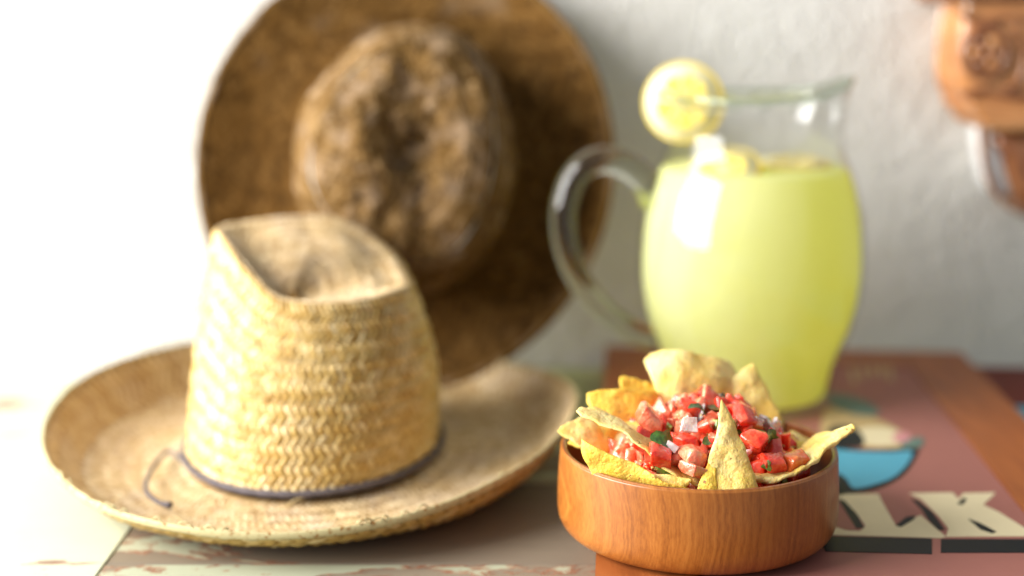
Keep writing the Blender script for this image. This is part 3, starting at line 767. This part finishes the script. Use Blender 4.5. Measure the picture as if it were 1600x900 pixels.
# ------------------------------------------------------------------ salsa
salsa = thing('salsa', 'heap of chopped tomato salsa with onion and herbs in the bowl', 'salsa', (BX, BY, BZ + .012))
SCX, SCY = BX + .004, BY - .002
def dome(r): return BZ + .034 + .037 * max(0, 1 - (r / .056) ** 2)
prf = [(.0005, .034 + .0275)] + [(r, dome(r) - BZ - .0095) for r in (.012, .024, .036, .046, .054, .060)] + [(.060, .020), (.0005, .018)]
v, f = lathe(prf, (SCX, SCY, BZ), 40, False, lambda p, a, i, r, z: p + Vector((0, 0, .004 * nz(p, 90, 3.))))
mesh('salsa_pulp', v, [tuple(reversed(q)) for q in f], M['sbase'], salsa)
def dice_mesh(nm, seed, m, sx=1., sy=1., sz=1., round_=.16):
    """irregular chopped cube: bevelled box with knocked vertices"""
    rnd = random.Random(seed); b = round_
    v, f = box(-.5 * sx, .5 * sx, -.5 * sy, .5 * sy, -.5 * sz, .5 * sz, b * min(sx, sy, sz))
    # round vertical edges too: subdivide by smoothing normals later
    shear = [rnd.uniform(-.35, .35) for _ in range(4)]
    out = []
    for x, y, z in v:
        k = 1 + shear[2] * z
        out.append((x * k + shear[0] * z + rnd.uniform(-.03, .03), y * k + shear[1] * x + rnd.uniform(-.03, .03), z + shear[3] * x + rnd.uniform(-.03, .03)))
    bm = bmesh.new()
    bv = [bm.verts.new(p) for p in out]
    for q in f: bm.faces.new([bv[k] for k in q])
    bm.normal_update()
    bmesh.ops.bevel(bm, geom=list(bm.edges), offset=.09 * min(sx, sy, sz), segments=2, profile=.5, affect='EDGES', clamp_overlap=True)
    me2 = bpy.data.meshes.new(nm); bm.to_mesh(me2); bm.free(); me2.materials.append(m)
    for q in me2.vertices:
        q.co += Vector((nz(q.co, 1.7, seed), nz(q.co, 1.7, seed + 5), nz(q.co, 1.7, seed + 9))) * .22
    me2.polygons.foreach_set('use_smooth', [True] * len(me2.polygons))
    me2.update()
    return me2
def leaf_mesh(nm, seed, m):
    rnd = random.Random(seed); V = []; F = []; nu, nv = 8, 4
    for i in range(nu + 1):
        s = i / nu; w_ = .5 * math.sin(math.pi * min(.98, .06 + s * .94)) ** .7 * (1 + .25 * math.sin(s * 14))
        for j in range(nv + 1):
            t = j / nv * 2 - 1
            V.append(((s - .5) * 1.6, t * w_, .35 * t * t * w_ + .45 * math.sin(s * 2.8 + seed) - .25))
    for i in range(nu):
        for j in range(nv):
            k = i * (nv + 1) + j; F.append((k, k + 1, k + nv + 2, k + nv + 1))
    K = len(V); V2 = V + [(x, y, z - .05) for x, y, z in V]; F2 = F + [tuple(reversed([q + K for q in g])) for g in F]
    me = bpy.data.meshes.new(nm); me.from_pydata(V2, [], F2); me.materials.append(m)
    me.polygons.foreach_set('use_smooth', [True] * len(me.polygons)); me.update(); return me
kinds = {
    'tomato_piece': [dice_mesh('tomato_piece', s, M[m], *d) for s, m, d in ((1, 'tom', (1, .9, .8)), (2, 'tom', (1.1, .8, .7)), (3, 'tom_lit', (1, .85, .75)), (4, 'tom_lit', (.9, 1, .6)), (5, 'tom3', (1, .9, .8)), (6, 'tom', (.8, 1.1, .6)), (7, 'tom_lit', (1.15, .75, .7)), (8, 'tom', (1.3, .7, .5)), (9, 'tom_lit', (1.2, .9, .45)), (10, 'tom3', (.9, .7, .9)), (31, 'tom', (.9, .9, .9)))],
    'onion_piece': [dice_mesh('onion_piece', s, M['onion'], *d) for s, d in ((11, (1, .8, .35)), (12, (.8, .8, .4)), (13, (1.1, .6, .3)))],
    'pepper_piece': [dice_mesh('pepper_piece', s, M['lgreen'], *d) for s, d in ((21, (1, .6, .3)), (22, (.8, .7, .35)))],
    'herb_leaf': [leaf_mesh('herb_leaf', s, M['green']) for s in (.3, 1.2, 2.2)],
}
def piece(kind, idx, p, size, rot):
    o = bpy.data.objects.new(kind, kinds[kind][idx % len(kinds[kind])]); sc.collection.objects.link(o)
    o.parent = salsa; o.location = Vector(p) - Vector(salsa.location); o.rotation_euler = rot; o.scale = (size,) * 3
    return o
rnd = random.Random(12)
placed = []
tries = 0
while len(placed) < 270 and tries < 20000:
    tries += 1
    r = .0515 * math.sqrt(rnd.random()); a = rnd.uniform(0, 2 * math.pi)
    x, y = SCX + r * math.cos(a), SCY + r * math.sin(a)
    s = rnd.uniform(.0058, .0122); z = dome(r) + rnd.uniform(-.003, .0035)
    p = Vector((x, y, z))
    if any((p - q).length < (s + t) * .36 for q, t in placed): continue
    placed.append((p, s))
    k = rnd.random()
    rot = (rnd.uniform(0, 6.28), rnd.uniform(0, 6.28), rnd.uniform(0, 6.28))
    if k < .83:
        right = (x - SCX) > .012
        ix = rnd.choice((0, 1, 4, 5, 7, 9, 10)) if right else rnd.choice((2, 3, 6, 0, 8, 2, 3, 10, 7))  # pieces left of centre mostly get the paler, lit tomato colour
        piece('tomato_piece', ix, p, s, rot)
    elif k < .915: piece('onion_piece', rnd.randrange(3), p + Vector((0, 0, .001)), s * .9, rot)
    elif k < .95: piece('pepper_piece', rnd.randrange(2), p + Vector((0, 0, .001)), s * .75, rot)
    else: piece('herb_leaf', rnd.randrange(3), p + Vector((0, 0, .003)), s * .7, (rnd.uniform(-.6, .6), rnd.uniform(-.6, .6), rot[2]))
# the pieces that stand out in front
for kind, ix, u, v, y, s, rot in (
        ('herb_leaf', 0, 1036, 686, .700, .0085, (1.2, .3, .3)), ('onion_piece', 0, 1076, 664, .704, .0088, (1.2, .2, .3)), ('onion_piece', 1, 1050, 700, .698, .0075, (.6, .4, 1.3)),
        ('herb_leaf', 1, 1204, 690, .712, .0088, (1.1, 1.2, .2)), ('tomato_piece', 4, 1240, 720, .704, .0115, (.2, .3, .5)), ('tomato_piece', 0, 1212, 724, .700, .0120, (.3, -.2, .2)),
        ('herb_leaf', 2, 1144, 624, .745, .0085, (.4, .2, .1)), ('pepper_piece', 0, 1146, 660, .715, .0080, (1.0, .7, .9)), ('herb_leaf', 1, 1200, 728, .692, .0050, (1.4, .3, 1.5)),
        ('tomato_piece', 0, 1034, 714, .693, .0120, (.4, .2, .1)), ('tomato_piece', 2, 1086, 712, .692, .0120, (.1, .5, .3)), ('tomato_piece', 3, 1086, 734, .688, .0110, (.2, .1, .8)),
        ('tomato_piece', 2, 1064, 712, .700, .0110, (.8, .3, .2)), ('tomato_piece', 1, 1180, 690, .706, .0130, (.3, .5, .9)), ('tomato_piece', 5, 1164, 652, .722, .0130, (.5, .4, .2)), ('herb_leaf', 0, 1105, 690, .697, .0060, (.9, .2, 1.1)),
        ('tomato_piece', 0, 1006, 690, .714, .0120, (.9, .5, .3)), ('tomato_piece', 6, 1016, 660, .722, .0130, (.2, .5, .3))):
    piece(kind, ix, aty(u, v, y), s, rot)

rnd = random.Random(44); V = []; F = []
for k in range(150):
    r_ = .050 * math.sqrt(rnd.random()); a = rnd.uniform(0, 6.283); c = Vector((SCX + r_ * math.cos(a), SCY + r_ * math.sin(a), dome(r_) + rnd.uniform(.001, .006)))
    d = Vector((rnd.gauss(0, 1), rnd.gauss(0, 1), rnd.gauss(0, .5))).normalized(); e = d.cross(Vector((.3, .2, 1))).normalized(); g = d.cross(e); b0 = len(V)
    V += [c + d * .0015, c + e * .0008, c + g * .0005, c - e * .0008, c - g * .0005, c - d * .0013]
    for q in range(4): F += [(b0, b0 + 1 + q, b0 + 1 + (q + 1) % 4), (b0 + 5, b0 + 1 + (q + 1) % 4, b0 + 1 + q)]
so = mesh('tomato_seeds', V, F, M['seed'], salsa); so['kind'] = 'stuff'

# ------------------------------------------------------------------ carved ornament on the wall
OY = 1.150
orn = thing('wall_carving', 'glossy orange brown carved wooden ornament on the wall', 'carving', (.42, wally(.42), .22))
def trace(pts, y, n=6): return catmull([aty(u + 22, v, y) for u, v in pts], n, True)
def carved(nm, pts, y0, bev, m, parent, n=6, dep=None):
    P = trace(pts, y0, n); c = sum(P, Vector()) / len(P); yb = dep if dep else None
    V = []; F = []; K = len(P); L = 6
    for i in range(L):
        ph = i / (L - 2) * math.pi / 2 if i < L - 1 else math.pi / 2
        for p in P:
            d = (c - p); d.y = 0; dl = d.normalized()
            if i < L - 1: q = p + dl * bev * (1 - math.sin(ph)); q = Vector((q.x, y0 + bev * (1 - math.cos(ph)) , q.z))
            else: q = Vector((p.x, (wally(p.x) - .001) if yb is None else yb, p.z))
            V.append(q)
    V.append(Vector((c.x, y0 - bev * .25, c.z)))
    for k in range(K): F.append((k, (k + 1) % K, len(V) - 1))
    for i in range(L - 1):
        for k in range(K):
            k2 = (k + 1) % K; F.append((i * K + k, (i + 1) * K + k, (i + 1) * K + k2, i * K + k2))
    F.append(tuple((L - 1) * K + k for k in range(K)))
    return mesh(nm, V, F, M[m], parent)
carved('carved_body', [(1496, -60), (1484, 0), (1476, 60), (1474, 120), (1486, 156), (1510, 176), (1560, 182), (1640, 182), (1760, 170), (1800, 60), (1780, -60), (1640, -70)], OY, .012, 'carve', orn)
carved('crest', [(1440, -50), (1444, -8), (1470, 4), (1500, 2), (1620, 2), (1800, 0), (1830, -60), (1700, -90), (1500, -85)], OY - .012, .008, 'carve2', orn)
carved('ledge', [(1500, 160), (1506, 182), (1530, 204), (1600, 206), (1760, 204), (1780, 180), (1760, 160), (1620, 168)], OY - .010, .007, 'carve', orn)
lowp = carved('lower_scroll', [(1544, 206), (1548, 250), (1562, 300), (1590, 340), (1640, 356), (1700, 340), (1740, 270), (1744, 206)], OY + .004, .016, 'carve2', orn)
carved('white_strip', [(1522, 200), (1524, 240), (1532, 285), (1546, 306), (1556, 296), (1546, 250), (1543, 202)], OY + .016, .003, 'white', orn)  # narrow white piece between strap and scroll
st = catmull([aty(u + 22, v, OY + .012) for u, v in ((1512, 190), (1514, 230), (1522, 275), (1538, 308))], 8)
v, f = tube(st, .0032, 10); mesh('strap', v, f, M['carve2'], orn)
for pts in (((1490, 20), (1520, 34), (1570, 28), (1640, 36)), ((1492, 150), (1530, 140), (1580, 150), (1650, 142)), ((1576, 40), (1592, 80), (1584, 125), (1560, 140))):
    v, f = tube(catmull([aty(u + 10, v_, OY - .0025) for u, v_ in pts], 8), .0030, 8); mesh('carved_ridge', v, f, M['carve2'], orn)
ros = aty(1540, 82, OY - .004)
path = [ros + Vector((.0175 * math.cos(2 * math.pi * k / 40), 0, .0175 * math.sin(2 * math.pi * k / 40) * 1.05)) for k in range(40)]
v, f = tube(path, .0042, 10, True); ro = mesh('rosette', v, f, M['carve2'], orn)
for k in range(7):
    a = 2 * math.pi * k / 6; c = ros if k == 6 else ros + Vector((.0092 * math.cos(a), 0, .0092 * math.sin(a)))
    pr = [(.0005, -.0055), (.003, -.005), (.005, -.003), (.0055, 0), (.005, .004), (.0005, .005)]
    v, f = lathe(pr, (0, 0, 0), 14); v = [c + Vector((p.x, p.z, p.y)) for p in v]
    mesh('petal', v, f, M['carve' if k % 2 else 'carve2'], ro)

# ------------------------------------------------------------------ tidy helper properties
for o in sc.objects:
    if '_o' in o: del o['_o']
